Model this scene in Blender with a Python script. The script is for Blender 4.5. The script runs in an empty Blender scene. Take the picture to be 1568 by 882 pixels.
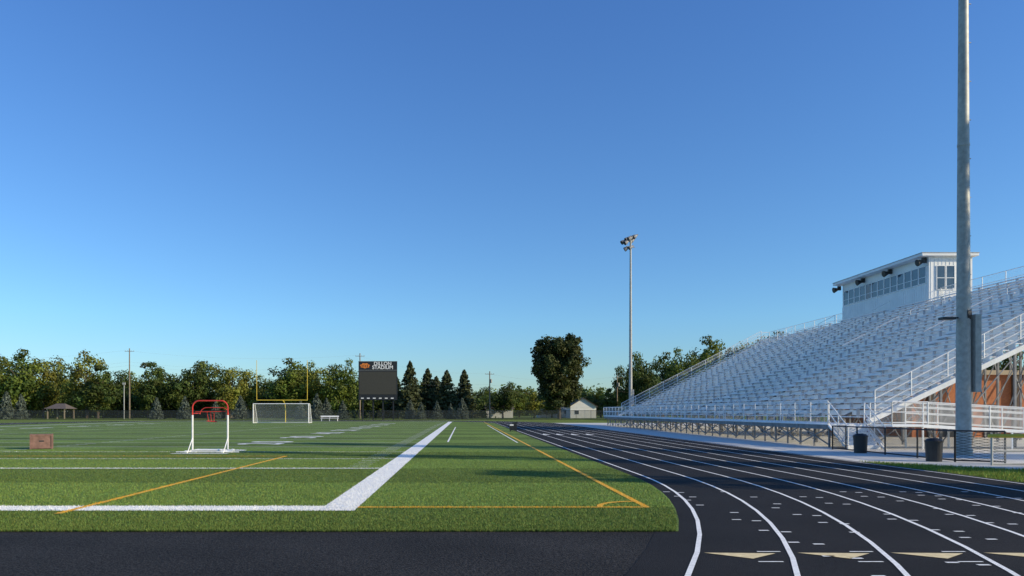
import bpy, math, random
import numpy as np
from mathutils import Vector
random.seed(7); np.random.seed(7)
S=bpy.context.scene
COL=S.collection
# ---------------------------------------------------------------- materials
def mat(name,col,rough=0.7,metal=0.0,nscale=None,namt=0.25,bump=0.0,bscale=None,detail=4,n2=None,n2amt=0.0,spec=0.5,shade_band=None,bdist=0.03):
    m=bpy.data.materials.new(name); m.use_nodes=True
    nt=m.node_tree; b=nt.nodes['Principled BSDF']
    b.inputs['Roughness'].default_value=rough; b.inputs['Metallic'].default_value=metal
    b.inputs['Specular IOR Level'].default_value=spec
    b.inputs['Base Color'].default_value=(*col,1)
    tc=nt.nodes.new('ShaderNodeTexCoord')
    if nscale:
        n=nt.nodes.new('ShaderNodeTexNoise'); n.inputs['Scale'].default_value=nscale; n.inputs['Detail'].default_value=detail
        nt.links.new(tc.outputs['Object'],n.inputs['Vector'])
        r=nt.nodes.new('ShaderNodeValToRGB')
        r.color_ramp.elements[0].position=0.3; r.color_ramp.elements[1].position=0.7
        r.color_ramp.elements[0].color=(*[c*(1-namt) for c in col],1)
        r.color_ramp.elements[1].color=(*[min(1,c*(1+namt)) for c in col],1)
        nt.links.new(n.outputs['Fac'],r.inputs['Fac']); out=r.outputs['Color']
        if n2:
            k=nt.nodes.new('ShaderNodeTexNoise'); k.inputs['Scale'].default_value=n2; k.inputs['Detail'].default_value=3
            nt.links.new(tc.outputs['Object'],k.inputs['Vector'])
            mr=nt.nodes.new('ShaderNodeMapRange'); mr.inputs['From Min'].default_value=0.3; mr.inputs['From Max'].default_value=0.7
            mr.inputs['To Min'].default_value=1-n2amt; mr.inputs['To Max'].default_value=1+n2amt
            nt.links.new(k.outputs['Fac'],mr.inputs['Value'])
            mm=nt.nodes.new('ShaderNodeVectorMath'); mm.operation='SCALE'
            nt.links.new(out,mm.inputs[0]); nt.links.new(mr.outputs['Result'],mm.inputs['Scale']); out=mm.outputs['Vector']
        if shade_band:
            y0,per,lo,hi=shade_band
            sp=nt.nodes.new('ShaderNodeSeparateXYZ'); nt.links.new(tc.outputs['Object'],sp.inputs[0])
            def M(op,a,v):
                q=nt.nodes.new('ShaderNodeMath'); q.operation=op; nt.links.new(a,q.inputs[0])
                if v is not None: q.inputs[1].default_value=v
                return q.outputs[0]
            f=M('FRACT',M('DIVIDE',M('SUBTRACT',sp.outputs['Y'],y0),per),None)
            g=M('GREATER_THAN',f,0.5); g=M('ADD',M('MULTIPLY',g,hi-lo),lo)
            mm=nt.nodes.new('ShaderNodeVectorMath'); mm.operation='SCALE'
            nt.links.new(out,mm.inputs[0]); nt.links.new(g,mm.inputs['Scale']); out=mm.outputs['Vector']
        nt.links.new(out,b.inputs['Base Color'])
    if bump>0:
        n=nt.nodes.new('ShaderNodeTexNoise'); n.inputs['Scale'].default_value=bscale or 50; n.inputs['Detail'].default_value=3
        nt.links.new(tc.outputs['Object'],n.inputs['Vector'])
        bp=nt.nodes.new('ShaderNodeBump'); bp.inputs['Strength'].default_value=bump; bp.inputs['Distance'].default_value=bdist
        nt.links.new(n.outputs['Fac'],bp.inputs['Height']); nt.links.new(bp.outputs['Normal'],b.inputs['Normal'])
    return m
def leafmat(name,col,trans=0.3):
    m=bpy.data.materials.new(name); m.use_nodes=True; nt=m.node_tree
    b=nt.nodes['Principled BSDF']; b.inputs['Roughness'].default_value=0.6
    b.inputs['Specular IOR Level'].default_value=0.2
    a=nt.nodes.new('ShaderNodeAttribute'); a.attribute_name='tint'
    mx=nt.nodes.new('ShaderNodeMix'); mx.data_type='RGBA'; mx.blend_type='MULTIPLY'; mx.inputs['Factor'].default_value=1
    mx.inputs['A'].default_value=(*col,1); nt.links.new(a.outputs['Color'],mx.inputs['B'])
    nt.links.new(mx.outputs['Result'],b.inputs['Base Color'])
    t=nt.nodes.new('ShaderNodeBsdfTranslucent'); nt.links.new(mx.outputs['Result'],t.inputs['Color'])
    ms=nt.nodes.new('ShaderNodeMixShader'); ms.inputs['Fac'].default_value=trans
    nt.links.new(b.outputs[0],ms.inputs[1]); nt.links.new(t.outputs[0],ms.inputs[2])
    nt.links.new(ms.outputs[0],nt.nodes['Material Output'].inputs['Surface'])
    return m
def meshmat(name,col,scale,thr,metal=0.0,flat=None):
    m=bpy.data.materials.new(name); m.use_nodes=True; nt=m.node_tree; L=nt.links
    b=nt.nodes['Principled BSDF']; b.inputs['Base Color'].default_value=(*col,1); b.inputs['Roughness'].default_value=0.5
    b.inputs['Metallic'].default_value=metal
    tr=nt.nodes.new('ShaderNodeBsdfTransparent'); ms=nt.nodes.new('ShaderNodeMixShader')
    L.new(tr.outputs[0],ms.inputs[1]); L.new(b.outputs[0],ms.inputs[2]); L.new(ms.outputs[0],nt.nodes['Material Output'].inputs['Surface'])
    if flat is not None:
        ms.inputs['Fac'].default_value=flat; return m
    tc=nt.nodes.new('ShaderNodeTexCoord'); sp=nt.nodes.new('ShaderNodeSeparateXYZ'); L.new(tc.outputs['Object'],sp.inputs[0])
    def M(op,a,bb):
        n=nt.nodes.new('ShaderNodeMath'); n.operation=op
        for i,v in enumerate((a,bb)):
            if v is None: continue
            if isinstance(v,(int,float)): n.inputs[i].default_value=v
            else: L.new(v,n.inputs[i])
        return n.outputs[0]
    h=M('ADD',sp.outputs['X'],sp.outputs['Y'])
    u=M('FRACT',M('MULTIPLY',M('ADD',h,sp.outputs['Z']),scale),None)
    v=M('FRACT',M('MULTIPLY',M('SUBTRACT',h,sp.outputs['Z']),scale),None)
    f=M('MAXIMUM',M('LESS_THAN',u,thr),M('LESS_THAN',v,thr))
    L.new(f,ms.inputs['Fac']); return m
# ---------------------------------------------------------------- mesh helpers
def empty(name,loc=(0,0,0)):
    e=bpy.data.objects.new(name,None); e.empty_display_size=0.5; e.location=loc; COL.objects.link(e); return e
class MB:
    def __init__(s): s.v=[]; s.f=[]; s.m=[]
    def face(s,pts,mi=0):
        n=len(s.v); s.v+= [tuple(p) for p in pts]; s.f.append(tuple(range(n,n+len(pts)))); s.m.append(mi)
    def box(s,x0,x1,y0,y1,z0,z1,mi=0):
        n=len(s.v)
        s.v+=[(x0,y0,z0),(x1,y0,z0),(x1,y1,z0),(x0,y1,z0),(x0,y0,z1),(x1,y0,z1),(x1,y1,z1),(x0,y1,z1)]
        for q in ((0,3,2,1),(4,5,6,7),(0,1,5,4),(1,2,6,5),(2,3,7,6),(3,0,4,7)):
            s.f.append(tuple(n+i for i in q)); s.m.append(mi)
    def tube(s,p,q,r,r2=None,n=8,mi=0,caps=True):
        p=Vector(p); q=Vector(q); r2=r if r2 is None else r2
        d=(q-p).normalized(); a=Vector((0,0,1)) if abs(d.z)<0.9 else Vector((1,0,0))
        u=d.cross(a).normalized(); w=d.cross(u); k=len(s.v)
        for c,rr in ((p,r),(q,r2)):
            for i in range(n):
                t=2*math.pi*i/n+math.pi/4
                s.v.append(tuple(c+u*math.cos(t)*rr+w*math.sin(t)*rr))
        for i in range(n):
            j=(i+1)%n; s.f.append((k+i,k+j,k+n+j,k+n+i)); s.m.append(mi)
        if caps:
            s.f.append(tuple(k+i for i in range(n))[::-1]); s.m.append(mi)
            s.f.append(tuple(k+n+i for i in range(n))); s.m.append(mi)
    def poly(s,pts,r,n=8,mi=0):
        for a,b in zip(pts[:-1],pts[1:]): s.tube(a,b,r,n=n,mi=mi)
    def obj(s,name,mats,parent=None,smooth=False,bevel=0):
        me=bpy.data.meshes.new(name); me.from_pydata(s.v,[],s.f)
        for m in (mats if isinstance(mats,(list,tuple)) else [mats]): me.materials.append(m)
        me.polygons.foreach_set('material_index',s.m)
        if smooth: me.polygons.foreach_set('use_smooth',[True]*len(s.f))
        me.update(); o=bpy.data.objects.new(name,me); COL.objects.link(o)
        if parent: o.parent=parent
        if bevel:
            b=o.modifiers.new('bevel','BEVEL'); b.width=bevel; b.segments=2; b.limit_method='ANGLE'
        return o
# ---------------------------------------------------------------- material palette
M_lawn=mat('lawn_grass',(0.15,0.20,0.035),0.9,nscale=3,namt=0.4,bump=1.0,bscale=18,n2=0.2,n2amt=0.2,spec=.2,bdist=.08)
M_turf=mat('turf',(0.150,0.225,0.050),0.9,nscale=11,namt=0.5,bump=1.0,bscale=22,detail=8,n2=0.3,n2amt=0.18,spec=.15,shade_band=(13.1,8.9,1.10,0.80),bdist=.05)  # alternating turf panels, their tone painting in shadow bands across the field
M_track=mat('track_rubber',(0.020,0.0185,0.0185),0.85,nscale=60,namt=0.45,bump=0.5,bscale=90,n2=0.5,n2amt=0.22,spec=.18)
M_asph=mat('asphalt',(0.030,0.028,0.027),0.9,nscale=22,namt=0.7,bump=1.0,bscale=40,detail=8,n2=0.6,n2amt=0.28,spec=.18)
M_conc=mat('concrete',(0.60,0.58,0.53),0.8,nscale=2,namt=0.12,bump=0.2,bscale=30,n2=25,n2amt=0.06)
M_white=mat('white_paint',(0.88,0.87,0.83),0.7,nscale=18,namt=0.14,n2=1,n2amt=0.05)
M_yel=mat('yellow_paint',(0.85,0.46,0.03),0.7,nscale=18,namt=0.15)
M_cream=mat('cream_paint',(0.80,0.64,0.34),0.7,nscale=12,namt=0.15)
M_alu=mat('aluminium_plank',(0.90,0.90,0.89),0.45,0.1,nscale=1.5,namt=0.08)
M_galv=mat('galvanised_steel',(0.38,0.38,0.35),0.55,0.15,nscale=6,namt=0.18,n2=0.6,n2amt=0.1)
M_galvd=mat('galvanised_frame',(0.22,0.22,0.225),0.6,0.2,nscale=3,namt=0.2)
M_brk=mat('bracket_aluminium',(0.60,0.61,0.62),0.5,0.1,nscale=3,namt=0.1)
M_rail=mat('rail_aluminium',(0.82,0.81,0.78),0.45,0.1,nscale=4,namt=0.08)
M_blk=mat('black_metal',(0.02,0.02,0.022),0.45,nscale=8,namt=0.3)
M_yelm=mat('yellow_metal',(0.70,0.50,0.05),0.5,nscale=4,namt=0.1)
M_whm=mat('white_metal',(0.84,0.83,0.80),0.4,nscale=6,namt=0.08)
M_red=mat('red_metal',(0.60,0.045,0.03),0.4,nscale=6,namt=0.15)
M_siding=mat('white_siding',(0.84,0.83,0.79),0.6,nscale=1.2,namt=0.06)
M_roof=mat('shingle_roof',(0.11,0.09,0.08),0.9,nscale=6,namt=0.3)
M_glass=mat('window_glass',(0.05,0.07,0.09),0.08,nscale=1,namt=0.3,spec=1.0)
M_screen=mat('screen_panel',(0.055,0.050,0.036),0.55,nscale=10,namt=0.15)
M_bark=mat('bark',(0.10,0.075,0.055),0.9,nscale=4,namt=0.35,bump=0.6,bscale=12)
M_wood=mat('pole_wood',(0.22,0.17,0.12),0.85,nscale=3,namt=0.25)
M_crate=mat('crate_wood',(0.20,0.11,0.085),0.75,nscale=5,namt=0.3)
M_orange=mat('orange_paint',(0.75,0.22,0.03),0.6,nscale=5,namt=0.2)
M_plas=mat('black_plastic',(0.018,0.018,0.02),0.4,nscale=5,namt=0.2)
M_tan=mat('tan_siding',(0.40,0.32,0.22),0.7,nscale=2,namt=0.1)
M_brick=bpy.data.materials.new('brick'); M_brick.use_nodes=True
nt=M_brick.node_tree; br=nt.nodes.new('ShaderNodeTexBrick'); tc=nt.nodes.new('ShaderNodeTexCoord'); mp=nt.nodes.new('ShaderNodeMapping')
mp.inputs['Rotation'].default_value=(math.radians(90),0,0)
nt.links.new(tc.outputs['Object'],mp.inputs[0]); nt.links.new(mp.outputs[0],br.inputs['Vector'])
br.inputs['Color1'].default_value=(0.50,0.17,0.06,1); br.inputs['Color2'].default_value=(0.40,0.12,0.045,1); br.inputs['Mortar'].default_value=(0.38,0.26,0.18,1)
br.inputs['Scale'].default_value=4; br.inputs['Mortar Size'].default_value=0.01
nt.links.new(br.outputs['Color'],nt.nodes['Principled BSDF'].inputs['Base Color']); nt.nodes['Principled BSDF'].inputs['Roughness'].default_value=0.85
C_near=meshmat('chainlink_galvanised',(0.75,0.75,0.73),11,0.085,0.1)
C_blk=meshmat('chainlink_black',(0.02,0.02,0.02),11,0.13)
C_far=meshmat('chainlink_far',(0.04,0.045,0.04),1,1,flat=0.42)
L_dec=leafmat('leaves_mid',(0.120,0.165,0.030))
L_dark=leafmat('leaves_dark',(0.072,0.105,0.024))
L_olive=leafmat('leaves_light',(0.175,0.195,0.036))
L_con=leafmat('needles_dark',(0.090,0.105,0.045))
L_blue=leafmat('needles_blue',(0.15,0.18,0.140))
L_oak=leafmat('leaves_oak',(0.055,0.070,0.022))
L_blade=leafmat('turf_fibre',(1,1,1),0.2)
# ---------------------------------------------------------------- ground sheets
g=MB(); g.face([(-3000,-1500,0),(3000,-1500,0),(3000,4000,0),(-3000,4000,0)]); g.obj('ground_grass',M_lawn)
CX,YN,YF=-26.8,19.7,105.0
def stadium(R,n=72):
    p=[]
    for i in range(n+1):
        t=math.pi+math.pi*i/n; p.append((CX+R*math.cos(t),YN+R*math.sin(t)))
    for i in range(n+1):
        t=math.pi*i/n; p.append((CX+R*math.cos(t),YF+R*math.sin(t)))
    return p
def sheet(name,pts,z,m):
    b=MB(); b.face([(x,y,z) for x,y in pts]); return b.obj(name,m)
def ring(b,R0,R1,z,mi=0,seg=None):
    a=stadium(R0); c=stadium(R1); n=len(a)
    for i in range(n):
        j=(i+1)%n; b.face([(*a[i],z),(*c[i],z),(*c[j],z),(*a[j],z)],mi)
R0=31.5; LW=1.05
sheet('concrete_apron',[(13.0,25.6),(15.9,21.6),(70,21.6),(70,110),(13.0,110)],0.004,M_conc)
tb=MB(); ring(tb,30.9,R0+8*LW+0.22,0.010); tb.obj('running_track',M_track)
sheet('asphalt_infield',stadium(31.2),0.006,M_asph)
def clip(p,ymin,ymax):
    def c(p,f,yy):
        o=[]
        for i in range(len(p)):
            a,b=p[i],p[(i+1)%len(p)]
            if f(a[1]): o.append(a)
            if f(a[1])!=f(b[1]):
                t=(yy-a[1])/(b[1]-a[1]); o.append((a[0]+t*(b[0]-a[0]),yy))
        return o
    p=c(p,lambda y:y>=ymin,ymin); return c(p,lambda y:y<=ymax,ymax)
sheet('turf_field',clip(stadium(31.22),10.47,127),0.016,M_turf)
lb=MB()
for k in range(9): 
    r=R0+k*LW; ring(lb,r-0.03,r+0.03,0.016)
lb.obj('lane_lines',M_white)
tr=MB(); z=0.0165
for k in range(8):
    Rm=R0+(k+0.5)*LW; y=8.72; x=CX+math.sqrt(Rm*Rm-(YN-y)**2)
    tr.face([(x-0.42,y+0.16,z),(x+0.42,y+0.12,z),(x+0.03,y-0.20,z)][::-1])
tr.obj('exchange_zone_triangles',M_cream)
tk=MB()
rr=random.Random(3)
for xs in (4.25,5.45,6.7,7.95,9.2,10.5):
    y=15.6
    while y>7.6:
        for dx in (0,0.26):
            if rr.random()<0.8:
                tk.face([(xs+dx-0.07,y-dx*.5-0.03,z),(xs+dx+0.07,y-dx*.5-0.03,z),(xs+dx+0.07,y-dx*.5+0.03,z),(xs+dx-0.07,y-dx*.5+0.03,z)])
        y-=0.62+0.5*rr.random()
for k in range(8):
    Rm=R0+(k+0.5)*LW
    for y in (8.95,8.35):
        x=CX+math.sqrt(Rm*Rm-(YN-y)**2)+0.3
        tk.face([(x-.14,y-.02,z),(x+.14,y-.02,z),(x+.14,y+.02,z),(x-.14,y+.02,z)])
for (x,y) in ((7.0,55),(8.1,55),(9.2,55),(6.0,55)):
    tk.face([(x-.3,y-1.2,z),(x+.3,y-1.2,z),(x,y+1.2,z)])
tk.obj('track_marks',M_white)
fl=MB(); z=0.021
def rect(b,x0,x1,y0,y1,z,mi=0): b.face([(x0,y0,z),(x1,y0,z),(x1,y1,z),(x0,y1,z)],mi)
rect(fl,-2.46,-1.85,12.6,121,z)
rect(fl,-51.8,-51.2,12.6,121,z)
rect(fl,-51.2,-2.46,12.6,13.22,z)
rect(fl,-51.2,-2.46,120.4,121,z)
YG=22.0
for k in range(21):
    y=YG+k*4.45; w=0.1 if k in (0,20) else 0.05
    rect(fl,-51.2,-2.46,y-w,y+w,z)
for k in range(100):
    y=YG+k*0.89
    if k%5==0: continue
    for x in (-3.2,-19.5,-34.2): rect(fl,x-0.3,x+0.3,y-0.05,y+0.05,z)
rect(fl,-0.92,-0.82,41,80,z); rect(fl,2.86,2.94,40,92,z)
fl.obj('field_lines',M_white)
yl=MB(); z=0.026
rect(yl,-1.85,3.26,12.98,13.09,z); rect(yl,3.15,3.26,13.09,116,z)
rect(yl,-6.72,-6.6,12.2,28,z); rect(yl,-47,-6.6,27.9,28.02,z); rect(yl,-47,-46.9,12.2,27.9,z)
for i in range(14):
    a0=math.pi/2+math.pi/2*i/14; a1=math.pi/2+math.pi/2*(i+1)/14
    cx,cy,R=3.2,13.04,0.85
    yl.face([(cx+R*math.cos(a0),cy+R*math.sin(a0),z+.004),(cx+R*math.cos(a1),cy+R*math.sin(a1),z+.004),(cx+(R-.1)*math.cos(a1),cy+(R-.1)*math.sin(a1),z+.004),(cx+(R-.1)*math.cos(a0),cy+(R-.1)*math.sin(a0),z+.004)])
yl.obj('soccer_lines',M_yel)
# turf fibres and lawn blades close to the camera side
def blades(name,x,y,h,w,cols,seed):
    rng=np.random.default_rng(seed); n=len(x); a=rng.random(n)*6.283
    hh=h*(.6+.7*rng.random(n)); lx=rng.normal(size=n)*hh*.35; ly=rng.normal(size=n)*hh*.35
    dx=np.cos(a)*w/2; dy=np.sin(a)*w/2; zb=np.full(n,.012)
    V=np.stack([np.stack([x-dx,y-dy,zb],1),np.stack([x+dx,y+dy,zb],1),np.stack([x+lx,y+ly,zb+hh],1)],1).reshape(-1,3)
    me=bpy.data.meshes.new(name); me.vertices.add(3*n); me.vertices.foreach_set('co',V.ravel())
    me.loops.add(3*n); me.loops.foreach_set('vertex_index',np.arange(3*n)); me.polygons.add(n)
    me.polygons.foreach_set('loop_start',np.arange(n)*3); me.polygons.foreach_set('loop_total',np.full(n,3))
    me.materials.append(L_blade); me.update(calc_edges=True)
    ca=me.color_attributes.new('tint','FLOAT_COLOR','POINT'); c=np.ones((3*n,4)); c[:,:3]=np.repeat(cols,3,axis=0)
    ca.data.foreach_set('color',c.ravel()); o=bpy.data.objects.new(name,me); COL.objects.link(o)
rng=np.random.default_rng(8); n=330000
y=10.47+22*rng.random(n)**1.7; x=-.66*y+rng.random(n)*(.66*y+4.4)
k=(y>=YN)|((x-CX)**2+(y-YN)**2<31.18**2); x=x[k]; y=y[k]; n=len(x)
cl=np.array([[.180,.255,.055]])*(.5+1.0*rng.random((n,1)))*np.stack([1+.15*rng.normal(size=n),np.ones(n),np.ones(n)],1).clip(.5,1.6)
cl*=np.where(((y-13.1)/8.9)%1>.5,.80,1.10)[:,None]  # same painted shadow bands carried into the fibre colour
wh=((x>-2.46)&(x<-1.85)&(y>12.6))|((y>12.6)&(y<13.22)&(x<-1.85))|((abs(y-22)<.1)&(x<-2.46))|((abs(y-26.45)<.05)&(x<-2.46))|((abs(y-30.9)<.05)&(x<-2.46))
rd=np.hypot(x-3.2,y-13.04)
ye=((y>12.98)&(y<13.09)&(x>-1.85)&(x<3.26))|((x>3.15)&(x<3.26)&(y>13))|((x>-6.72)&(x<-6.6)&(y>12.2)&(y<28))|((y>27.9)&(y<28.02)&(x<-6.6))|((rd<.85)&(rd>.75)&(x<3.2)&(y>13.04))
cl[wh]=np.array([.84,.83,.79])*(.85+.2*rng.random((wh.sum(),1))); cl[ye]=np.array([.8,.43,.03])*(.8+.3*rng.random((ye.sum(),1)))
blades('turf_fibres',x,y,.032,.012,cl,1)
n=90000; y=15+11.5*rng.random(n); x=12+17*rng.random(n)
out=np.where(y<YN,np.hypot(x-CX,y-YN),x-CX)>R0+8*LW+.24
bnd=np.where(x<15.9,25.6-(x-13.0)*4/2.9,21.6); k=out&(y<bnd); x=x[k]; y=y[k]; n=len(x)
cl=np.array([[.21,.28,.045]])*(.55+.9*rng.random((n,1)))*np.stack([1+.25*rng.normal(size=n),np.ones(n),np.ones(n)],1).clip(.5,1.9)
blades('lawn_blades',x,y,.07,.018,cl,2)
fn=empty('field_numbers')
def text(name,body,size,loc,rot,m,parent,ext=0.0):
    c=bpy.data.curves.new(name,'FONT'); c.body=body; c.size=size; c.align_x='CENTER'; c.align_y='CENTER'; c.extrude=ext; c.offset=0.02*size
    o=bpy.data.objects.new(name+'_tmp',c); COL.objects.link(o)
    dg=bpy.context.evaluated_depsgraph_get(); me=bpy.data.meshes.new_from_object(o.evaluated_get(dg))
    bpy.data.objects.remove(o); me.materials.clear(); me.materials.append(m)
    t=bpy.data.objects.new(name,me); COL.objects.link(t); t.location=loc; t.rotation_euler=rot; t.parent=parent; return t
for i,nm in enumerate(['1 0','2 0','3 0','4 0','5 0','4 0','3 0','2 0','1 0']):
    y=YG+(i+1)*8.9
    text('number_%d'%i,nm,3.1,(-10.4,y,0.026),(0,0,math.pi/2),M_white,fn)
    text('number_opp_%d'%i,nm,3.1,(-43.2,y,0.026),(0,0,-math.pi/2),M_white,fn)
# ---------------------------------------------------------------- bleachers
BX0,Y0,Y1=19.3,35.0,91.0; N=28; RUN=0.61; RISE=0.315; ZB=1.45
def sx(x): return ZB+(x-BX0)/RUN*RISE
bl=empty('bleachers')
aisles=[44,53.5,63,72.5,82]; AW=0.65
segs=[]; a=Y0
for c in aisles: segs.append((a,c-AW)); a=c+AW
segs.append((a,Y1))
seat=MB(); foot=MB(); br_=MB()
rs=random.Random(5)
for i in range(N):
    x=BX0+i*RUN; zf=ZB+i*RISE
    for (p,q) in segs:
        L=q-p; n=max(1,round(L/4.6)); 
        for k in range(n):
            s0=p+L*k/n+0.012; s1=p+L*(k+1)/n-0.012; j=rs.uniform(-.004,.004)
            seat.box(x+0.28,x+0.53,s0,s1,zf+0.40+j,zf+0.445+j)
            foot.box(x-0.05,x+0.27,s0,s1,zf-0.04+j,zf+j)
        y=p+0.4
        while y<q:
            br_.box(x+0.33,x+0.48,y-0.03,y+0.03,zf+0.0,zf+0.395); y+=1.8
        foot.box(x+0.552,x+0.57,p,q,zf+0.06,zf+0.30)
    for c in aisles:
        foot.box(x-0.05,x+0.545,c-AW+0.02,c+AW-0.02,zf-0.04,zf)
        foot.box(x+0.552,x+0.575,c-AW+0.02,c+AW-0.02,zf-0.02,zf+RISE-0.05)
        foot.box(x+0.25,x+0.55,c-AW+0.02,c+AW-0.02,zf+0.12,zf+0.155)
ZD=1.12
foot.box(17.1,BX0-0.06,Y0,Y1,ZD-0.05,ZD)
XT=BX0+N*RUN; ZT=ZB+N*RISE
foot.box(XT-0.02,XT+1.0,Y0,Y1,ZT-0.05,ZT)
seat.obj('seat_planks',M_alu,bl); foot.obj('footboards',M_alu,bl); br_.obj('seat_brackets',M_brk,bl)
gr=MB(); ml=MB()
def rail(p,q,h=1.07,sp=1.9,mesh=True,rails=(1.0,0.55,0.08),r=0.026,mb=gr,mm=ml):
    p=Vector(p); q=Vector(q); L=(q-p).length; n=max(1,round(L/sp))
    for i in range(n+1):
        c=p.lerp(q,i/n); mb.tube(c,c+Vector((0,0,h)),r*1.15,n=6)
    for f in rails: mb.tube(p+Vector((0,0,h*f)),q+Vector((0,0,h*f)),r,n=6)
    if mesh: mm.face([p+Vector((0,0,.06)),q+Vector((0,0,.06)),q+Vector((0,0,h)),p+Vector((0,0,h))])
rail((17.12,Y0,ZD),(17.12,Y1,ZD),h=1.07,sp=1.75,rails=(1.0,0.5,0.06))
for y in (Y0-0.05,Y1+0.05):
    rail((BX0,y,sx(BX0)+0.1),(XT,y,ZT+0.1),h=1.15,sp=2.0,rails=(1,.66,.33,.03))
    rail((XT,y,ZT),(XT+1.0,y,ZT),h=1.1,sp=1)
rail((17.12,Y1+0.05,ZD),(BX0,Y1+0.05,ZD),h=1.07)
rail((XT+1.0,Y0,ZT),(XT+1.0,Y1,ZT),h=1.12,sp=2.3,rails=(1,.5,.04))
for c in aisles:
    for i in range(1,N-2,4):
        a=Vector((BX0+i*RUN,c,sx(BX0+i*RUN))); b=Vector((BX0+(i+2.6)*RUN,c,sx(BX0+(i+2.6)*RUN)))
        up=Vector((0,0,0.9)); gr.poly([a,a+up,b+up,b],0.022,n=6)
for c in aisles:
    for s in (-.6,.6):
        gr.poly([(18.6,c+s,ZD),(18.6,c+s,ZD+0.95),(19.6,c+s,ZD+1.4),(19.6,c+s,ZD+.4)],0.022,n=6)
gr.obj('guard_rails',M_rail,bl); ml.obj('chainlink_panels',C_near,bl)
us=MB(); y=Y0+0.12; cols=[19.5,22.5,26.0,29.5,33.0,36.8]
while y<Y1:
    us.tube((19.2,y,1.30),(XT+0.9,y,ZT-0.22),0.085,n=4)
    us.tube((17.1,y,1.0),(19.3,y,1.0),0.06,n=4)
    us.tube((17.25,y,0),(17.25,y,1.05),0.055,n=4)
    for c in cols: us.tube((c,y,0),(c,y,sx(c)-0.25),0.07,n=4)
    for a,b in zip(cols[:-1],cols[1:]): us.tube((a,y,0.2),(b,y,sx(b)-0.6),0.03,n=4)
    us.tube((17.25,y,0.9),(19.5,y,0.15),0.035,n=4)
    if y+3.0<Y1:
        for c in (17.25,22.5,29.5,36.8):
            hh=0.95 if c<18 else sx(c)-0.4
            us.tube((c,y,0.12),(c,y+3.0,hh),0.035,n=4); us.tube((c,y,hh),(c,y+3.0,0.12),0.035,n=4)
        us.tube((17.25,y+1.5,0),(17.25,y+1.5,1.05),0.045,n=4)
    y+=3.0
us.box(17.13,17.2,Y0,Y1,0.86,1.06)
us.obj('understructure',M_galvd,bl)
sb=MB(); sb.tube((19.0,Y0-0.02,1.22),(XT+1.0,Y0-0.02,ZT-0.20),0.16,n=4)
sb.tube((19.0,Y1+0.1,1.22),(XT+1.0,Y1+0.1,ZT-0.20),0.16,n=4)
sb.obj('end_stringers',M_rail,bl)
st=empty('entry_stairs'); sm=MB(); sr=MB(); sk=MB()
for i in range(6):
    zz=ZD-0.19*(i+0)-0.19; y=Y0-0.28*(i+1)
    sm.box(17.2,18.8,y,y+0.27,zz-0.04,zz); sm.box(17.2,18.8,y+0.255,y+0.268,zz+0.002,zz+0.15)
for x in (17.17,18.83):
    sm.tube((x,Y0,ZD-0.08),(x,Y0-1.75,0.02),0.06,n=4)
    rail((x,Y0,ZD),(x,Y0-1.75,0.0),h=1.0,sp=0.9,mb=sr,mm=sk,rails=(1,.5,.12))
sm.obj('treads',M_alu,st); sr.obj('handrails',M_rail,st); sk.obj('panels',C_near,st)
rp=empty('access_ramp'); rm=MB(); rr_=MB(); rk=MB()
def ramp(xa,za,xb,zb,ya,yb):
    rm.face([(xa,ya,za),(xb,ya,zb),(xb,yb,zb),(xa,yb,za)])
    rm.face([(xa,ya,za-.14),(xb,ya,zb-.14),(xb,yb,zb-.14),(xa,yb,za-.14)][::-1])
    rm.face([(xa,ya,za-.14),(xb,ya,zb-.14),(xb,ya,zb),(xa,ya,za)])
    rm.face([(xa,yb,za-.14),(xb,yb,zb-.14),(xb,yb,zb),(xa,yb,za)][::-1])
    n=int(abs(xb-xa)/2)
    for i in range(n+1):
        t=i/n; x=xa+(xb-xa)*t; z=za+(zb-za)*t
        if z>0.2:
            for yy in (ya+.05,yb-.05): rm.tube((x,yy,0),(x,yy,z-.05),0.045,n=4)
    for yy in (ya+.03,yb-.03): rail((xa,yy,za),(xb,yy,zb),h=1.0,sp=1.6,mb=rr_,mm=rk,rails=(1,.78,.5,.1))
rm.box(19.0,20.6,33.0,34.85,ZD-.1,ZD)
ramp(20.6,ZD,32.6,0.45,33.35,34.75)
ramp(32.6,0.45,25.5,0.06,31.7,33.1)
rm.box(32.6,34.2,31.7,34.75,0.35,0.45)
rail((19.0,33.03,ZD),(20.6,33.03,ZD),h=1.0,mb=rr_,mm=rk); rail((19.0,33.03,ZD),(19.0,34.8,ZD),h=1.0,mb=rr_,mm=rk)
rail((34.2,31.7,.45),(34.2,34.75,.45),h=1.0,mb=rr_,mm=rk)
rm.obj('decks',M_alu,rp); rr_.obj('handrails',M_rail,rp); rk.obj('panels',C_near,rp)
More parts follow.
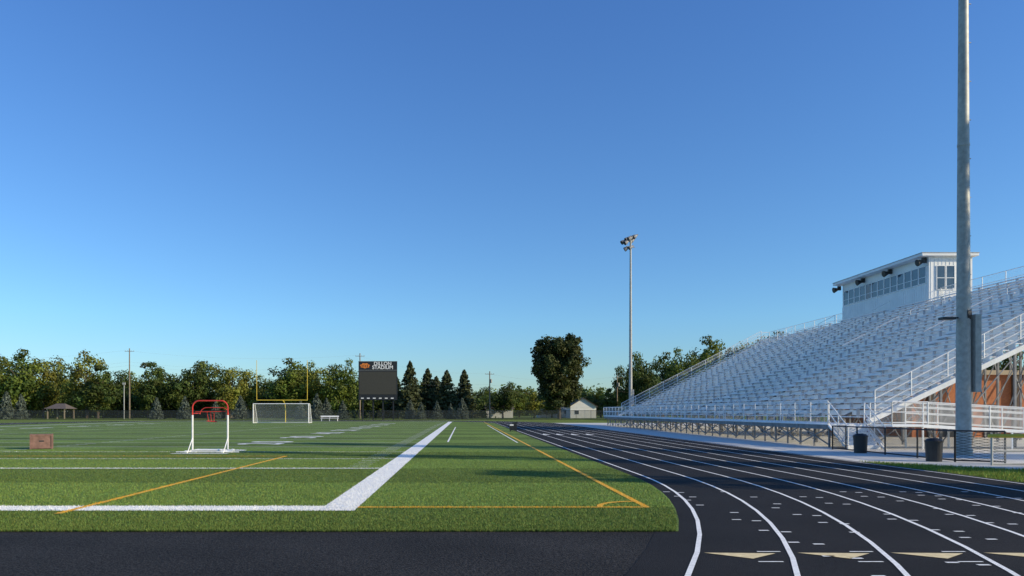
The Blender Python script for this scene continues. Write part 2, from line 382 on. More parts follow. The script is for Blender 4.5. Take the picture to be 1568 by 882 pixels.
# ---------------------------------------------------------------- press box
pb=empty('press_box'); PX0,PX1,PY0,PY1,PZ0,PZ1=36.5,39.9,58.4,71.7,10.0,13.85
w=MB(); w.box(PX0,PX1,PY0,PY1,PZ0,PZ1)
y=PY0+0.1
rb=MB()
while y<PY1: rb.box(PX0-0.02,PX0,y-0.02,y+0.02,PZ0,PZ0+1.7); y+=0.3
x=PX0+0.15
while x<PX1: rb.box(x-0.02,x+0.02,PY0-0.02,PY0,PZ0,PZ1); x+=0.3
w.obj('walls',M_siding,pb); rb.obj('siding_ribs',M_siding,pb)
rf=MB(); rf.box(PX0-0.75,PX1+0.3,PY0-0.35,PY1+0.4,PZ1+0.002,PZ1+0.22); rf.obj('roof',M_siding,pb,bevel=0.02)
rt=MB(); rt.box(PX0-0.78,PX1+0.33,PY0-0.38,PY1+0.43,PZ1+0.222,PZ1+0.27); rt.obj('roof_edge',M_galv,pb)
gl=MB(); fr=MB(); n=13; L=(PY1-PY0-0.5)/n
for i in range(n):
    a=PY0+0.25+i*L
    gl.box(PX0-0.045,PX0-0.03,a+0.08,a+L-0.08,PZ0+1.85,PZ0+3.15)
    for (p,q,r,s) in ((a+.03,a+.08,1.8,3.2),(a+L-.08,a+L-.03,1.8,3.2)): fr.box(PX0-0.07,PX0-0.002,p,q,PZ0+r,PZ0+s)
    fr.box(PX0-0.07,PX0-0.002,a+.08,a+L-.08,PZ0+1.8,PZ0+1.85); fr.box(PX0-0.07,PX0-0.002,a+.08,a+L-.08,PZ0+3.15,PZ0+3.2)
    fr.box(PX0-0.065,PX0-0.047,a+.08,a+L-.08,PZ0+2.3,PZ0+2.34)
for i in range(2):
    a=PX0+0.55+i*0.75
    gl.box(a+.05,a+.65,PY0-0.045,PY0-0.03,PZ0+1.3,PZ0+3.1)
    fr.box(a,a+.05,PY0-0.07,PY0-0.022,PZ0+1.25,PZ0+3.15); fr.box(a+.65,a+.7,PY0-0.07,PY0-0.022,PZ0+1.25,PZ0+3.15)
    fr.box(a+.05,a+.65,PY0-0.07,PY0-0.022,PZ0+1.25,PZ0+1.3); fr.box(a+.05,a+.65,PY0-0.07,PY0-0.022,PZ0+3.1,PZ0+3.15); fr.box(a+.05,a+.65,PY0-0.06,PY0-0.046,PZ0+2.15,PZ0+2.2)
gl.obj('windows',M_glass,pb); fr.obj('window_frames',M_whm,pb)
sp=MB()
for y in (PY0+0.3,PY0+5.0,PY0+9.3,PY1+0.25):
    zc=PZ1-0.35
    sp.tube((PX0-0.75,y,zc-0.1),(PX0-0.35,y,zc),0.28,0.12,n=10); sp.box(PX0-0.36,PX0-0.06,y-.09,y+.09,zc-.1,zc+.3)
sp.obj('horn_speakers',M_blk,pb)
pg=MB(); 
for y in (PY0+.3,PY0+4.5,PY0+9,PY1-.3): pg.tube((PX1-.2,y,0),(PX1-.2,y,PZ0-.16),0.12,n=6)
pg.box(PX0-.05,PX1+.05,PY0-.05,PY1+.05,PZ0-.15,PZ0-0.002)
pg.obj('supports',M_galvd,pb)
prl=MB(); prm=MB(); rail((PX0+1.0,PY0-1.4,PZ0),(PX1,PY0-1.4,PZ0),h=1.1,sp=1.1,mb=prl,mm=prm); rail((PX1,PY0-1.4,PZ0),(PX1,PY0-.1,PZ0),h=1.1,sp=1.1,mb=prl,mm=prm)
prl.box(PX0+1.0,PX1,PY0-1.4,PY0-.06,PZ0-.1,PZ0); prl.obj('landing',M_rail,pb)
# ---------------------------------------------------------------- brick building
bb=empty('brick_building'); w=MB()
w.box(29.5,56,49,60,0,4.1); w.obj('walls',M_brick,bb)
w=MB(); w.box(29.2,56.3,48.7,60.3,4.102,4.4); w.obj('roof',M_tan,bb)
w=MB()
for x in (30.6,33.2,36.2,39.5,43,47,51): w.box(x-.16,x+.16,48.75,48.995,0,4.1)
w.obj('pilasters',M_bark,bb)
w=MB()
for x in (31.3,34.2,41,45): w.box(x,x+1.0,48.96,48.995,0.02,2.15)
w.obj('doors',M_blk,bb)
# ---------------------------------------------------------------- light poles
def floodlight(mb,c,ty,r=0.33):
    c=Vector(c); d=Vector((ty[0],ty[1],ty[2])).normalized()
    mb.tube(c,c+d*0.28,r*0.55,r,n=12); mb.tube(c-d*0.22,c,r*0.3,r*0.5,n=8)
    mb.tube(c+d*0.28,c+d*0.5,r,r*1.05,n=12,caps=False)
def light_pole(x,y,H,r0,r1,extra=False):
    e=empty('stadium_light_pole'); p=MB()
    cuts=[0,6.2,12.1,18,H]
    for a,b in zip(cuts[:-1],cuts[1:]):
        ra=r0+(r1-r0)*a/H; rb_=r0+(r1-r0)*b/H
        p.tube((x,y,a),(x,y,b),ra,rb_,n=28)
        p.tube((x,y,b-.12),(x,y,b-.02),rb_*1.07,rb_*1.07,n=28)
    p.tube((x,y,0.0),(x,y,.25),r0*1.15,r0*1.15,n=28)
    z=2.5
    while z<H-2: p.box(x+r0-.1,x+r0+.02,y-.02,y+.02,z,z+.025); z+=1.5
    p.obj('shaft',M_galv,e,smooth=False)
    q=MB(); q.tube((x-.1,y-1.3,H-.3),(x-.1,y+1.3,H-.3),0.06,n=6); q.tube((x-.6,y-.3,H-1.3),(x+.6,y+.3,H-1.3),0.05,n=6)
    q.tube((x-.75,y,H-.25),(x+.75,y,H+.15),0.05,n=6)
    q.obj('crossarms',M_galvd,e)
    f=MB()
    for dx,dy,dz in ((-.75,0,-.55),(-.25,0,-.2),(.3,0,.02),(.75,0,.15),(-.45,-.4,-.7),(.45,.4,-.3)):
        floodlight(f,(x+dx,y+dy,H+dz),(-.8,-.2,-.5),0.27)
    for dy in (-1.1,1.1): floodlight(f,(x-.15,y+dy,H-.35),(-.85,dy*.2,-.5),0.27)
    floodlight(f,(x-.35,y,H-1.4),(-.85,.1,-.5),0.27); floodlight(f,(x+.2,y,H-1.25),(-.85,-.2,-.5),0.25)
    f.obj('floodlights',M_galvd,e)
    if extra:
        b=MB(); b.box(x+.28,x+.52,y-.28,y+.1,2.45,5.45); b.obj('ballast_cabinet',M_galv,e,bevel=.02)
        b=MB(); b.tube((x,y,5.35),(x-.75,y-.1,5.3),0.035,n=6); b.box(x-.95,x-.45,y-.25,y+.05,5.24,5.34); b.tube((x,y,5.45),(x+.15,y,5.45),.3,.28,n=10)
        b.obj('lamp_arm',M_blk,e)
    else:
        b=MB(); b.box(x+.15,x+.4,y-.2,y+.2,2.5,4.5); b.obj('ballast_cabinet',M_galv,e)
light_pole(19.4,28.9,24,0.27,0.13,True)
light_pole(21.3,95,24,0.24,0.11)
# ---------------------------------------------------------------- fences on the right
fc=empty('black_chainlink_fence'); a=MB(); b=MB()
rail((16.5,33.3,0),(16.5,25.0,0),h=1.05,sp=2.1,mb=a,mm=b,rails=(1,.06),r=.028)
rail((16.5,25.0,0),(17.6,24.2,0),h=1.05,sp=1.3,mb=a,mm=b,rails=(1,.06),r=.028)
rail((16.5,33.3,0),(17.1,33.3,0),h=1.05,sp=2.1,mb=a,mm=b,rails=(1,.06),r=.028)
a.obj('posts_and_rails',M_blk,fc); b.obj('mesh',C_blk,fc)
fc=empty('yellow_capped_fence'); a=MB(); b=MB(); c=MB()
rail((16.6,23.4,0),(34,23.4,0),h=0.9,sp=2.4,mb=a,mm=b,rails=(.05,.5),r=.03)
c.tube((16.5,23.4,.93),(34,23.4,.93),0.06,n=10)
a.obj('posts_and_rails',M_galv,fc); b.obj('mesh',C_near,fc); c.obj('yellow_cap',M_yelm,fc,smooth=True)
def trash(x,y,h=.78,r=.27):
    e=empty('trash_can'); m=MB(); m.tube((x,y,.0),(x,y,h*.86),r*.88,r,n=20); m.tube((x,y,h*.86),(x,y,h*.91),r*1.07,r*1.07,n=20)
    m.obj('body',M_plas,e); l=MB(); l.tube((x,y,h*.912),(x,y,h),r*1.0,r*.75,n=20); l.tube((x-.12,y,h),(x+.12,y,h),.02,n=6); l.obj('lid',M_plas,e)
trash(16.2,30.4); trash(15.98,25.3)
# ---------------------------------------------------------------- training frame
tf=empty('football_training_frame'); X,Y=-10.5,30.8
a=MB()
for x in (X-.72,X+.74): a.tube((x,Y,0.12),(x,Y,1.55),.038,n=10)
for x in (X-.72,X+.74):
    a.tube((x,Y-.75,.06),(x,Y+.75,.06),.035,n=8); a.tube((x,Y-.5,.08),(x,Y,.6),.02,n=6); a.tube((x-.3,Y-.55,.05),(x+.35,Y-.55,.05),.03,n=8)
    for yy in (-.7,.7): a.tube((x-.05,Y+yy,.06),(x+.05,Y+yy,.06),.06,n=10)
a.box(X-.5,X+.5,Y-.2,Y+.25,.09,.14); a.tube((X-.72,Y-.2,.1),(X+.74,Y-.2,.1),.03,n=8); a.tube((X-.72,Y+.25,.1),(X+.74,Y+.25,.1),.03,n=8)
a.tube((X-1.2,Y-.5,.05),(X+1.35,Y-.5,.05),.025,n=8)
a.obj('white_base_and_posts',M_whm,tf)
a=MB()
def arch(y,z0,zt,xl,xr,r=.042):
    pts=[(xl,y,z0)]; rad=.28
    for i in range(7):
        t=math.pi-math.pi/2*i/6; pts.append((xl+rad+rad*math.cos(t),y,zt-rad+rad*math.sin(t)))
    for i in range(7):
        t=math.pi/2-math.pi/2*i/6; pts.append((xr-rad+rad*math.cos(t),y,zt-rad+rad*math.sin(t)))
    pts.append((xr,y,z0)); a.poly(pts,r,n=8)
arch(Y,1.55,2.14,X-.72,X+.74,.030)
arch(Y+.55,1.62,1.86,X-.6,X+.6,.015)
for x in (X-.6,X+.6): a.tube((x*1.0,Y+.55,1.62),(x+(-.1 if x<X else .12),Y,1.62),.016,n=6)
a.tube((X-.6,Y,1.68),(X+.6,Y+.1,1.70),.015,n=6)
for i in range(3): a.tube((X-.16+.15*i,Y+.1,1.70),(X-.12+.11*i,Y+.2,1.3),.012,.015,n=6)
a.tube((X-.2,Y+.2,1.3),(X+.22,Y+.2,1.27),.022,n=8)
a.obj('red_arch',M_red,tf)
# ---------------------------------------------------------------- crate
cr=empty('wooden_crate',(-19.1,33.7,0)); a=MB(); s=.42
a.box(-s,s,-s,s,.03,.66)
o=a.obj('panels',M_crate,cr,bevel=.01)
a=MB()
for sx_ in (-1,1):
    for sy in (-1,1): a.box(sx_*s-.035,sx_*s+.035,sy*s-.035,sy*s+.035,0,.68)
for sy in (-1,1):
    for zz in (.04,.6): a.box(-s+.04,s-.04,sy*s-.022,sy*s+.022,zz,zz+.07)
    for zz in (.04,.6): a.box(sy*s-.022,sy*s+.022,-s+.04,s-.04,zz,zz+.07)
a.box(-.1,.1,-s-.004,-s+.01,.34,.4,1)
a.obj('frame',[M_crate,M_blk],cr); cr.rotation_euler=(0,0,math.radians(28))
e=empty('equipment_cart'); a=MB(); X,Y=4.15,62.5
a.box(X-.3,X+.3,Y-.3,Y+.3,.12,.5); a.tube((X+.25,Y,.5),(X+.35,Y,.85),.03,n=6); a.box(X-.1,X+.3,Y-.1,Y+.15,.5,.8)
for xx in (-.25,.25): a.tube((X+xx-.03,Y-.3,.1),(X+xx+.03,Y-.3,.1),.1,n=10)
a.obj('body',M_plas,e); a=MB(); a.box(X-.28,X+.02,Y-.28,Y+.1,.502,.62); a.obj('lid',M_whm,e)
# ---------------------------------------------------------------- goalposts & goal
e=empty('football_goalpost'); a=MB(); xl,xr,Y=-30.3,-22.9,109
a.tube((xl,Y,3.35),(xr,Y,3.35),.06,n=10); a.tube((xl,Y,3.3),(xl,Y,9.2),.04,n=8); a.tube((xr,Y,3.3),(xr,Y,9.2),.04,n=8)
xm=(xl+xr)/2; a.poly([(xm,Y,3.35),(xm,Y+.9,3.25),(xm,Y+1.8,2.8),(xm,Y+2.1,2.1),(xm,Y+2.1,0)],.07,n=10)
a.obj('frame',M_yelm,e)
e=empty('soccer_goal'); a=MB(); b=MB(); xl,xr,Y=-30.4,-22.4,107.5; H=2.8
for x in (xl,xr):
    a.tube((x,Y,0),(x,Y,H),.065,n=10); a.poly([(x,Y,H),(x,Y+.9,H),(x,Y+2.3,0.05),(x,Y,0.05)],.04,n=8)
    b.face([(x,Y,0),(x,Y+2.3,0),(x,Y+.9,H),(x,Y,H)])
a.tube((xl,Y,H),(xr,Y,H),.065,n=10); a.tube((xl,Y+2.3,.05),(xr,Y+2.3,.05),.04,n=8); a.tube((xl,Y+.9,H),(xr,Y+.9,H),.035,n=8)
b.face([(xl,Y+2.3,0),(xr,Y+2.3,0),(xr,Y+.9,H),(xl,Y+.9,H)]); b.face([(xl,Y,H),(xr,Y,H),(xr,Y+.9,H),(xl,Y+.9,H)])
a.obj('frame',M_whm,e); b.obj('net',meshmat('net_far',(.8,.8,.8),1,1,flat=.2),e)
e=empty('team_bench'); a=MB(); X,Y=-23.6,131
a.box(X-1.6,X+1.6,Y-.2,Y+.2,.45,.5); a.box(X-1.6,X+1.6,Y+.25,Y+.3,.7,.95)
for x in (-1.4,0,1.4): a.tube((X+x,Y-.15,0),(X+x,Y-.15,.45),.04,n=6); a.tube((X+x,Y+.27,0),(X+x,Y+.27,.9),.04,n=6)
a.obj('planks_and_legs',M_whm,e)
# ---------------------------------------------------------------- scoreboard
e=empty('scoreboard'); Y=150
X0_,X1_=(549-710)/1140*Y,(608-710)/1140*Y
def zz(py): return 1.7+(630-py)/1140*Y
a=MB(); a.box(X0_,X1_,Y,Y+.5,zz(606),zz(567)); a.obj('video_screen_case',M_blk,e)
a=MB(); a.box(X0_+.15,X1_-.15,Y-.05,Y-.002,zz(604),zz(569)); a.obj('video_screen',M_screen,e)
a=MB(); a.box(X0_,X1_,Y,Y+.4,zz(566.6),zz(553.5)); a.obj('header_panel',M_blk,e)
a=MB(); a.box(X0_-.05,X1_+.05,Y-.03,Y+.43,zz(553.4),zz(553)); a.box(X0_-.05,X1_+.05,Y-.03,Y+.43,zz(567.0),zz(566.65)); a.obj('header_trim',M_galv,e)
a=MB(); a.box(X0_,X1_,Y+.02,Y+.4,zz(612.5),zz(606.2)); a.obj('score_panel',M_blk,e)
a=MB()
for i in range(6):
    x=X0_+.5+i*1.2; a.box(x,x+.55,Y-.02,Y+.018,zz(610.5),zz(609))
a.obj('score_windows',M_whm,e)
text('header_text_upper','DILLON',1.0,(X1_-2.9,Y-.03,zz(557)),(math.pi/2,0,0),M_whm,e,.01)
text('header_text_lower','STADIUM',1.0,(X1_-2.9,Y-.03,zz(562.8)),(math.pi/2,0,0),M_whm,e,.01)
a=MB()
cx,cz=X0_+1.3,zz(560)
pts=[(cx+.95*math.cos(t)*(1+.12*math.sin(7*t)),Y-.03,cz+.5*math.sin(t)*(1+.12*math.sin(7*t))) for t in [2*math.pi*i/28 for i in range(28)]]
a.face(pts); a.obj('mascot_emblem',M_orange,e)
a=MB()
for k in range(4): a.box(cx-.6+k*.35,cx-.5+k*.35,Y-.045,Y-.033,cz-.3,cz+.15+.08*(k%2))
a.obj('mascot_stripes',M_blk,e)
a=MB()
for x in (X0_+.8,X0_+2.9,X1_-2.9,X1_-.8): a.box(x-.12,x+.12,Y+.42,Y+.7,0,zz(560))
a.obj('columns',M_blk,e)
# ---------------------------------------------------------------- trees
def make_mesh(name,quads,tints,mb,mats):
    nq=len(quads)//4
    tv=np.array(mb.v).reshape(-1,3) if mb.v else np.zeros((0,3))
    me=bpy.data.meshes.new(name)
    faces=[tuple(f) for f in mb.f]; off=len(tv)
    q=(np.arange(nq*4).reshape(-1,4)+off).tolist()
    me.from_pydata(np.vstack([tv,quads]).tolist(),[],faces+q)
    for m in mats: me.materials.append(m)
    me.polygons.foreach_set('material_index',[0]*len(faces)+[1]*nq)
    ca=me.color_attributes.new('tint','FLOAT_COLOR','POINT')
    c=np.ones((off+nq*4,4)); c[off:,:3]=np.repeat(tints,4,axis=0)
    ca.data.foreach_set('color',c.ravel()); me.update(); return me
def leaves(cent,nrm,size,rng):
    n=len(cent); nrm=nrm/np.linalg.norm(nrm,axis=1,keepdims=True)
    a=rng.normal(size=(n,3)); u=np.cross(nrm,a); u/=np.linalg.norm(u,axis=1,keepdims=True); v=np.cross(nrm,u)
    s=(size*(0.6+0.8*rng.random(n)))[:,None]; 
    u=u*s*.5; v=v*s*.5*(.55+.5*rng.random(n))[:,None]
    return np.stack([cent-u-v*.3,cent-v,cent+u+v*.2,cent+v],axis=1).reshape(-1,3)
def deciduous(name,H,W,tH,ncl,per,leaf,seed,lm,lobes=None,cl=(.10,.19)):
    rng=np.random.default_rng(seed); mb=MB()
    cz=tH+(H-tH)*.5; az=(H-tH)*.5; cs=[]
    lobes=lobes or [(0,0,cz,W/2,az)]
    while len(cs)<ncl:
        lx,ly,lz,lw,lh=lobes[rng.integers(len(lobes))]
        d=rng.normal(size=3); d/=np.linalg.norm(d); r=(.25+.75*rng.random()**.6)
        cs.append(np.array([lx+d[0]*lw*r*.86,ly+d[1]*lw*r*.86,max(tH*.8,lz+d[2]*lh*r*.93)]))
    cs=np.array(cs); Q=[];T=[]
    for p in cs:
        R=W*rng.uniform(*cl); d=rng.normal(size=(per,3)); d/=np.linalg.norm(d,axis=1,keepdims=True)
        rad=R*(.45+.65*rng.random(per)); c=p+d*rad[:,None]*np.array([1,1,.75])
        nn=d+rng.normal(size=(per,3))*.4+np.array([0,0,.3])
        Q.append(leaves(c,nn,leaf,rng))
        br=rng.uniform(.55,1.45); hue=rng.uniform(-.1,.22)
        T.append(br*(.75+.5*rng.random((per,1)))*np.array([[1+hue,1,1-hue]]))
    r0=W*.028+.08
    mb.tube((0,0,0),(0,0,tH*1.1),r0,r0*.75,n=8); top=Vector((0,0,tH+(H-tH)*.6))
    mb.tube((0,0,tH*1.1),top,r0*.75,r0*.2,n=6)
    for i in rng.choice(ncl,min(ncl,12),replace=False):
        p=cs[i]; zs=min(max(tH*.9,p[2]-W*.3),H*.7); mb.tube((0,0,zs),tuple(p),r0*.35,r0*.08,n=5)
    return make_mesh(name,np.vstack(Q),np.vstack(T),mb,[M_bark,lm])
def conifer(name,H,W,n,leaf,seed,lm):
    rng=np.random.default_rng(seed); mb=MB(); mb.tube((0,0,0),(0,0,H*.95),W*.03+.04,.02,n=6)
    Q=[];T=[]; nb=int(n/22)
    for i in range(nb):
        t=rng.random()**1.35; z=H*(.05+.93*t); L=W/2*(1-t)**.75*(.6+.55*rng.random())+.12; a=rng.random()*6.283
        s=rng.random(22)**.6; wd=.18*L*(1.1-s)
        c=np.stack([np.cos(a)*L*s-np.sin(a)*wd*rng.normal(size=22),np.sin(a)*L*s+np.cos(a)*wd*rng.normal(size=22),z-L*.25*s+L*.1*s*s+rng.normal(size=22)*.12],axis=1)
        nn=rng.normal(size=(22,3))*.6+np.array([np.cos(a)*.6,np.sin(a)*.6,.5])
        Q.append(leaves(c,nn,leaf,rng)); b=rng.uniform(.65,1.3)
        T.append(b*(.7+.6*rng.random((22,1)))*np.ones((1,3)))
    return make_mesh(name,np.vstack(Q),np.vstack(T),mb,[M_bark,lm])
DEC=[deciduous('crown_a',16,12,1.6,75,85,.55,1,L_dec),
     deciduous('crown_b',16,13,1.5,80,85,.55,2,L_dark,lobes=[(-2.2,0,7.5,4.6,5.3),(2.3,.5,9.5,4.4,6.6),(0,0,6,5.5,4)]),
     deciduous('crown_c',16,11,1.3,72,85,.5,3,L_olive,lobes=[(0,0,9.3,4.6,6.9),(1.8,0,6,4.5,4.2),(-2,0,5.5,4,3.8)]),
     deciduous('crown_d',16,14,1.7,90,80,.55,4,L_dec,lobes=[(-3.4,0,8,4,5.2),(3.2,0,8.5,4.4,5.8),(0,0,10.3,4.5,5.9),(0,0,5.5,6,3.5)]),
     deciduous('crown_e',16,10,1.2,68,85,.5,5,L_dark,lobes=[(0,0,10.2,3.8,6),(-1.2,0,6,4.4,4.4),(1.5,0,5.5,4,3.6)])]
CON=[conifer('spruce_dark_a',14,9,9000,.5,11,L_con),conifer('spruce_dark_b',14,8.5,8500,.5,12,L_con)]
BLU=[conifer('spruce_blue_a',6,4.6,5000,.28,13,L_blue),conifer('spruce_blue_b',6,5.2,5000,.28,14,L_blue)]
rt_=random.Random(21)
def put(me,base,name,px,y,top,wpx=None,k=1.0):
    """place by bearing at distance y with its top at the surveyed height"""
    x=(px-710)/1140*y; H=(1.7+(630-top)/1140*y)*k
    o=bpy.data.objects.new(name,me); COL.objects.link(o)
    s=H/base[0]; sxy=s if wpx is None else (wpx/1140*y)/base[1]
    o.location=(x,y,0); o.scale=(sxy,sxy,s); o.rotation_euler=(0,0,rt_.uniform(0,6.28)); return o
DB=[(16,12),(16,13),(16,11),(16,14),(16,10)]
T=[(-150,200,545,90,3),(-95,196,548,80,0),(-40,190,540,80,1),(0,196,548,76,3),(30,186,541,76,0),(66,192,538,68,2),(97,205,556,66,1),(133,184,530,66,2),(150,178,555,66,4),(178,200,566,66,1),(205,205,572,60,3),(232,184,550,56,4),
   (262,196,562,64,1),(286,185,553,66,1),(318,196,558,66,0),(352,186,553,62,2),(378,190,556,56,2),(405,205,576,60,3),(443,186,554,70,0),(468,196,556,66,3),(496,188,552,60,2),(525,182,553,62,3),(556,200,565,60,1),
   (590,205,578,60,0),(645,200,580,56,3),(735,215,592,48,1),(770,190,585,44,1),(795,205,598,44,0),(818,184,594,42,2),(845,205,602,44,3),(755,210,600,50,3),
   (935,180,592,32,4),(905,200,600,36,1),(920,210,598,50,0),
   (985,175,538,56,1),(962,195,560,44,1),(1015,195,545,60,0),(1048,190,536,66,3),(1085,195,522,72,0),(1120,200,517,70,2),(1150,196,508,70,2),(1185,200,515,70,0),(1230,205,530,70,1),(1290,210,530,80,0)]
for px,y,top,w,k in T:
    put(DEC[k],DB[k],'deciduous_tree',px,y,top,w,k=1.06)
for px,y,top,w,k in ((628,178,553,54,0),(655,182,564,52,1),(684,180,567,54,0),(711,184,566,50,1),(606,186,575,50,1),(668,196,576,50,0)):
    put(CON[k],((14,9),(14,8.5))[k],'spruce_tree',px,y,top,w)
for px,y,top,w,k in ((10,158,600,32,0),(32,160,604,28,1),(-20,158,600,32,1),(240,158,609,26,0),(283,158,607,26,1),(368,160,606,30,0),(330,160,614,24,1),(485,160,603,32,1),(500,162,610,26,0),(645,160,616,20,0),(669,161,614,22,1),(708,161,610,26,0),(628,162,612,24,1),(525,164,614,22,0),(690,163,618,18,1),(460,163,612,20,0)):
    put(BLU[k],((6,4.6),(6,5.2))[k],'blue_spruce',px,y,top,w)
big=deciduous('oak_crown',20,13,2.2,300,130,.5,31,L_oak,lobes=[(-2.6,0,14.2,3.9,5.7),(2.6,0,14,4.0,5.7),(0,0,10,6.2,5),(0,0,12.5,5.6,6.2),(0,1,6.5,5.6,4)],cl=(.08,.13))
o=bpy.data.objects.new('oak_tree',big); COL.objects.link(o); o.location=(21.8,170,0); o.rotation_euler=(0,0,0)
for x,y,s,k in ((62,88,.62,1),(74,92,.7,0),(84,86,.68,3),(70,110,.8,1),(95,95,.8,2)):
    o=bpy.data.objects.new('deciduous_tree',DEC[k]); COL.objects.link(o); o.location=(x,y,0); o.scale=(s,s,s)
for x,y,sw,s,k in ((27,10.6,.46,.83,4),(33,15.5,.34,1.35,4),(42,20.5,.5,1.6,4),(30,-1.2,.3,.6,4)):  # unseen trees added out of frame to cast shadows on field and track
    o=bpy.data.objects.new('offframe_shadow_tree',DEC[k]); COL.objects.link(o); o.location=(x,y,0); o.scale=(sw,sw,s)
def belt(name,x0,x1,yc,dy,h0,h1,n,per,leaf,lm,seed,R=(1.6,3.2)):
    rng=np.random.default_rng(seed); Q=[];TT=[]
    for i in range(n):
        x=rng.uniform(x0,x1)
        hm=h0+(h1-h0)*(.5+.5*math.sin(x*.11+seed)*math.cos(x*.043)); z=rng.random()**.8*hm; r=rng.uniform(*R)
        d=rng.normal(size=(per,3)); d/=np.linalg.norm(d,axis=1,keepdims=True)
        c=np.array([x,yc+rng.uniform(-dy,dy),z])+d*(r*(.5+.6*rng.random(per)))[:,None]; c[:,2]=np.abs(c[:,2])
        Q.append(leaves(c,d+rng.normal(size=(per,3))*.5,leaf,rng)); b=rng.uniform(.6,1.3)
        TT.append(b*(.75+.5*rng.random((per,1)))*np.ones((1,3)))
    me=make_mesh(name,np.vstack(Q),np.vstack(TT),MB(),[M_bark,lm]); o=bpy.data.objects.new(name,me); COL.objects.link(o)
belt('undergrowth_hedge',-135,8,201,5,3.0,6.5,900,60,.6,L_dark,3)
belt('distant_tree_row',-330,330,290,14,6,10,1600,45,1.1,L_dec,5,R=(2.2,4.2))
# ---------------------------------------------------------------- far chain-link fence
e=empty('perimeter_fence'); a=MB(); b=MB()
rail((-140,152,0),(29,152,0),h=1.9,sp=3.0,mb=a,mm=b,rails=(1,.04),r=.035)
rail((29,152,0),(29,112,0),h=1.9,sp=3.0,mb=a,mm=b,rails=(1,.04),r=.035)
a.obj('posts_and_rails',M_blk,e); b.obj('mesh',C_far,e)
# ---------------------------------------------------------------- houses
def house(name,x,y,w,d,h,rh,wm,rm,axis='x',garage=False):
    e=empty(name); a=MB(); a.box(x-w/2,x+w/2,y,y+d,0,h)
    if axis=='x':
        for xx in (x-w/2,x+w/2): a.face([(xx,y,h),(xx,y+d,h),(xx,y+d/2,h+rh)])
    else:
        for yy in (y,y+d): a.face([(x-w/2,yy,h),(x+w/2,yy,h),(x,yy,h+rh)])
    a.obj('walls',wm,e); a=MB(); o=.4; t=.15
    if axis=='x':
        for s in (0,1):
            ya=y-o if s==0 else y+d+o; hz=h-o*rh/(d/2)
            for dz in (.03,.03+t): a.face([(x-w/2-o,ya,hz+dz),(x+w/2+o,ya,hz+dz),(x+w/2+o,y+d/2,h+rh+dz),(x-w/2-o,y+d/2,h+rh+dz)])
            a.face([(x-w/2-o,ya,hz+.03),(x+w/2+o,ya,hz+.03),(x+w/2+o,ya,hz+.03+t),(x-w/2-o,ya,hz+.03+t)])
    else:
        for s in (-1,1):
            xa=x+s*(w/2+o); hz=h-o*rh/(w/2)
            for dz in (.03,.03+t): a.face([(xa,y-o,hz+dz),(xa,y+d+o,hz+dz),(x,y+d+o,h+rh+dz),(x,y-o,h+rh+dz)])
            a.face([(xa,y-o,hz+.03),(x,y-o,h+rh+.03),(x,y-o,h+rh+.03+t),(xa,y-o,hz+.03+t)])
    a.obj('roof',rm,e)
    a=MB(); f=MB(); n=max(2,int(w/3))
    for i in range(n):
        cx=x-w/2+w*(i+.5)/n
        if garage and i==n-1: f.box(cx-1.2,cx+1.2,y-.03,y-.003,.02,2.2); continue
        if i==n//2: f.box(cx-.45,cx+.45,y-.03,y-.003,.02,2.05); continue
        f.box(cx-.6,cx+.6,y-.03,y-.003,.9,2.1); a.box(cx-.5,cx+.5,y-.05,y-.033,1.0,2.0)
    a.obj('windows',M_glass,e); f.obj('doors_and_trim',M_whm,e)
house('white_house',30.2,188,6.5,8,3.0,2.0,M_siding,M_roof,'y',True)
house('white_house',9.5,196,7,8,2.4,1.2,M_siding,M_roof,'x',True)
house('tan_house',-57,186,5,8,3.4,1.8,M_tan,M_roof,'y')
house('white_house',25.5,207,9,8,3.2,2.2,M_siding,M_roof,'y')
e=empty('picnic_shelter'); a=MB(); X,Y=-92.0,168
for dx in (-1.9,1.9):
    for dy in (0,4): a.box(X+dx-.1,X+dx+.1,Y+dy-.1,Y+dy+.1,0,2.3)
a.obj('posts',M_tan,e); a=MB()
a.face([(X-2.5,Y-.5,2.3),(X+2.5,Y-.5,2.3),(X+1,Y+2,3.5),(X-1,Y+2,3.5)]); a.face([(X-2.5,Y+4.5,2.3),(X+2.5,Y+4.5,2.3),(X+1,Y+2,3.5),(X-1,Y+2,3.5)])
a.face([(X-2.5,Y-.5,2.3),(X-2.5,Y+4.5,2.3),(X-1,Y+2,3.5)]); a.face([(X+2.5,Y-.5,2.3),(X+2.5,Y+4.5,2.3),(X+1,Y+2,3.5)])
a.obj('hip_roof',M_roof,e)
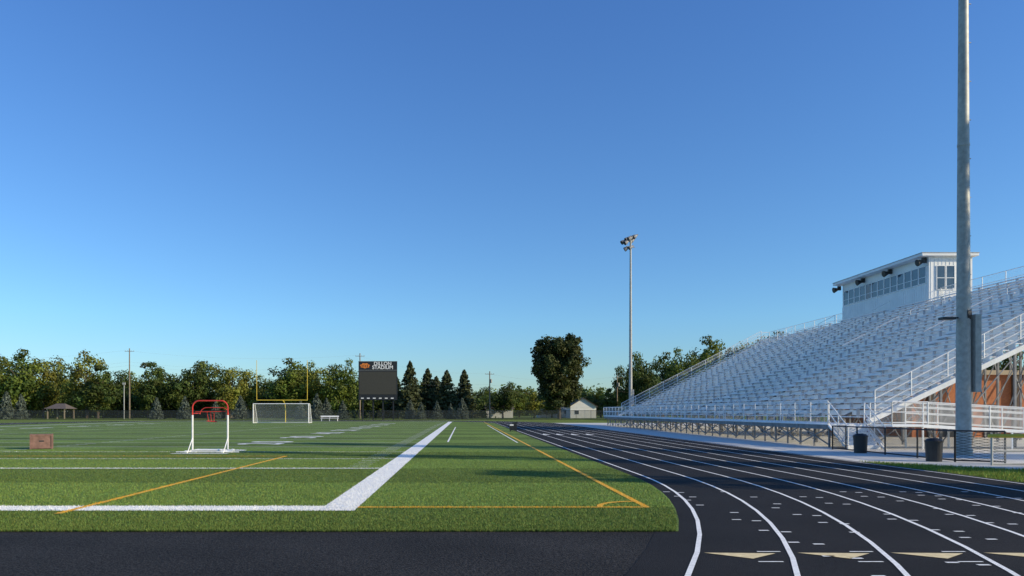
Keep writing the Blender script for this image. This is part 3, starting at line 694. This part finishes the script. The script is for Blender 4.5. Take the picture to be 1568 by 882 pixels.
# ---------------------------------------------------------------- utility poles + wires
P=[(-135,176,15,.0),(-79,176,16.6,0),(-24.8,178,15.6,0),(6.3,180,11.4,0),(37.5,182,10.6,0),(80,184,12,0)]
for x,y,h,_ in P:
    e=empty('utility_pole'); a=MB(); a.tube((x,y,0),(x,y,h),.2,.12,n=8); a.tube((x-1.1,y,h-.7),(x+1.1,y,h-.7),.06,n=4)
    a.obj('shaft_and_crossarm',M_wood,e); b=MB()
    for dx in (-1,-.4,.4,1): b.tube((x+dx,y,h-.66),(x+dx,y,h-.45),.05,n=6)
    if h<12: b.tube((x+.35,y-.1,h-2.8),(x+.35,y-.1,h-1.9),.22,n=10)
    b.obj('insulators',M_galv,e)
e=empty('power_lines'); a=MB()
for (x0,y0,h0,_),(x1,y1,h1,_) in zip(P[:-1],P[1:]):
    for dx,dz in ((-1,-.5),(0,-3.2),(0,-4.0)):
        pts=[]
        for i in range(9):
            t=i/8; pts.append((x0+dx+(x1-x0)*t,y0+(y1-y0)*t,h0+dz+(h1-h0)*t-1.3*4*t*(1-t)))
        a.poly(pts,.010,n=4)
a.obj('wires',M_galv,e)
a=MB(); x=(190-710)/1140*165; a.tube((x,165,0),(x,165,8),.12,.1,n=8); a.box(x-.3,x+.3,164.8,165.1,7.6,8.1); a.obj('security_light_post',M_galv)
# ---------------------------------------------------------------- sky / sun / camera
EL,AZ=23.0,110.0
W=bpy.data.worlds.new('World'); S.world=W; W.use_nodes=True; nt=W.node_tree
sk=nt.nodes.new('ShaderNodeTexSky'); sk.sky_type='NISHITA'; sk.sun_disc=False
sk.sun_elevation=math.radians(EL); sk.sun_rotation=math.radians(AZ); sk.air_density=1.0; sk.dust_density=0.2; sk.ozone_density=1.6
tc=nt.nodes.new('ShaderNodeTexCoord'); sp=nt.nodes.new('ShaderNodeSeparateXYZ'); cr_=nt.nodes.new('ShaderNodeValToRGB')
nt.links.new(tc.outputs['Generated'],sp.inputs[0]); nt.links.new(sp.outputs['Z'],cr_.inputs['Fac'])
el=cr_.color_ramp.elements; el[0].position=0; el[0].color=(.32,.43,.55,1); el[1].position=.5; el[1].color=(.31,.53,.85,1)
k=el.new(.12); k.color=(.33,.53,.72,1)
mx=nt.nodes.new('ShaderNodeVectorMath'); mx.operation='MULTIPLY'; nt.links.new(sk.outputs[0],mx.inputs[0]); nt.links.new(cr_.outputs['Color'],mx.inputs[1])
m2=nt.nodes.new('ShaderNodeVectorMath'); m2.operation='SCALE'; m2.inputs['Scale'].default_value=1.48; nt.links.new(mx.outputs[0],m2.inputs[0])
nt.links.new(m2.outputs[0],nt.nodes['Background'].inputs['Color']); nt.nodes['Background'].inputs['Strength'].default_value=0.15
l=bpy.data.lights.new('sun','SUN'); l.energy=5.0; l.angle=math.radians(.5); l.color=(1,.86,.60)
so=bpy.data.objects.new('sun',l); COL.objects.link(so)
a=math.radians(AZ); d=Vector((math.sin(a)*math.cos(math.radians(EL)),math.cos(a)*math.cos(math.radians(EL)),math.sin(math.radians(EL))))
so.rotation_euler=d.to_track_quat('Z','Y').to_euler(); so.location=(60,-30,40)
c=bpy.data.cameras.new('camera'); co=bpy.data.objects.new('camera',c); COL.objects.link(co)
co.location=(0,0,1.7); co.rotation_euler=(math.pi/2,0,0); c.lens=36*1140/1568; c.sensor_width=36
c.shift_x=74/1568; c.shift_y=189/1568; c.clip_end=6000
S.camera=co
S.view_settings.view_transform='Standard'; S.view_settings.look='None'; S.view_settings.exposure=0
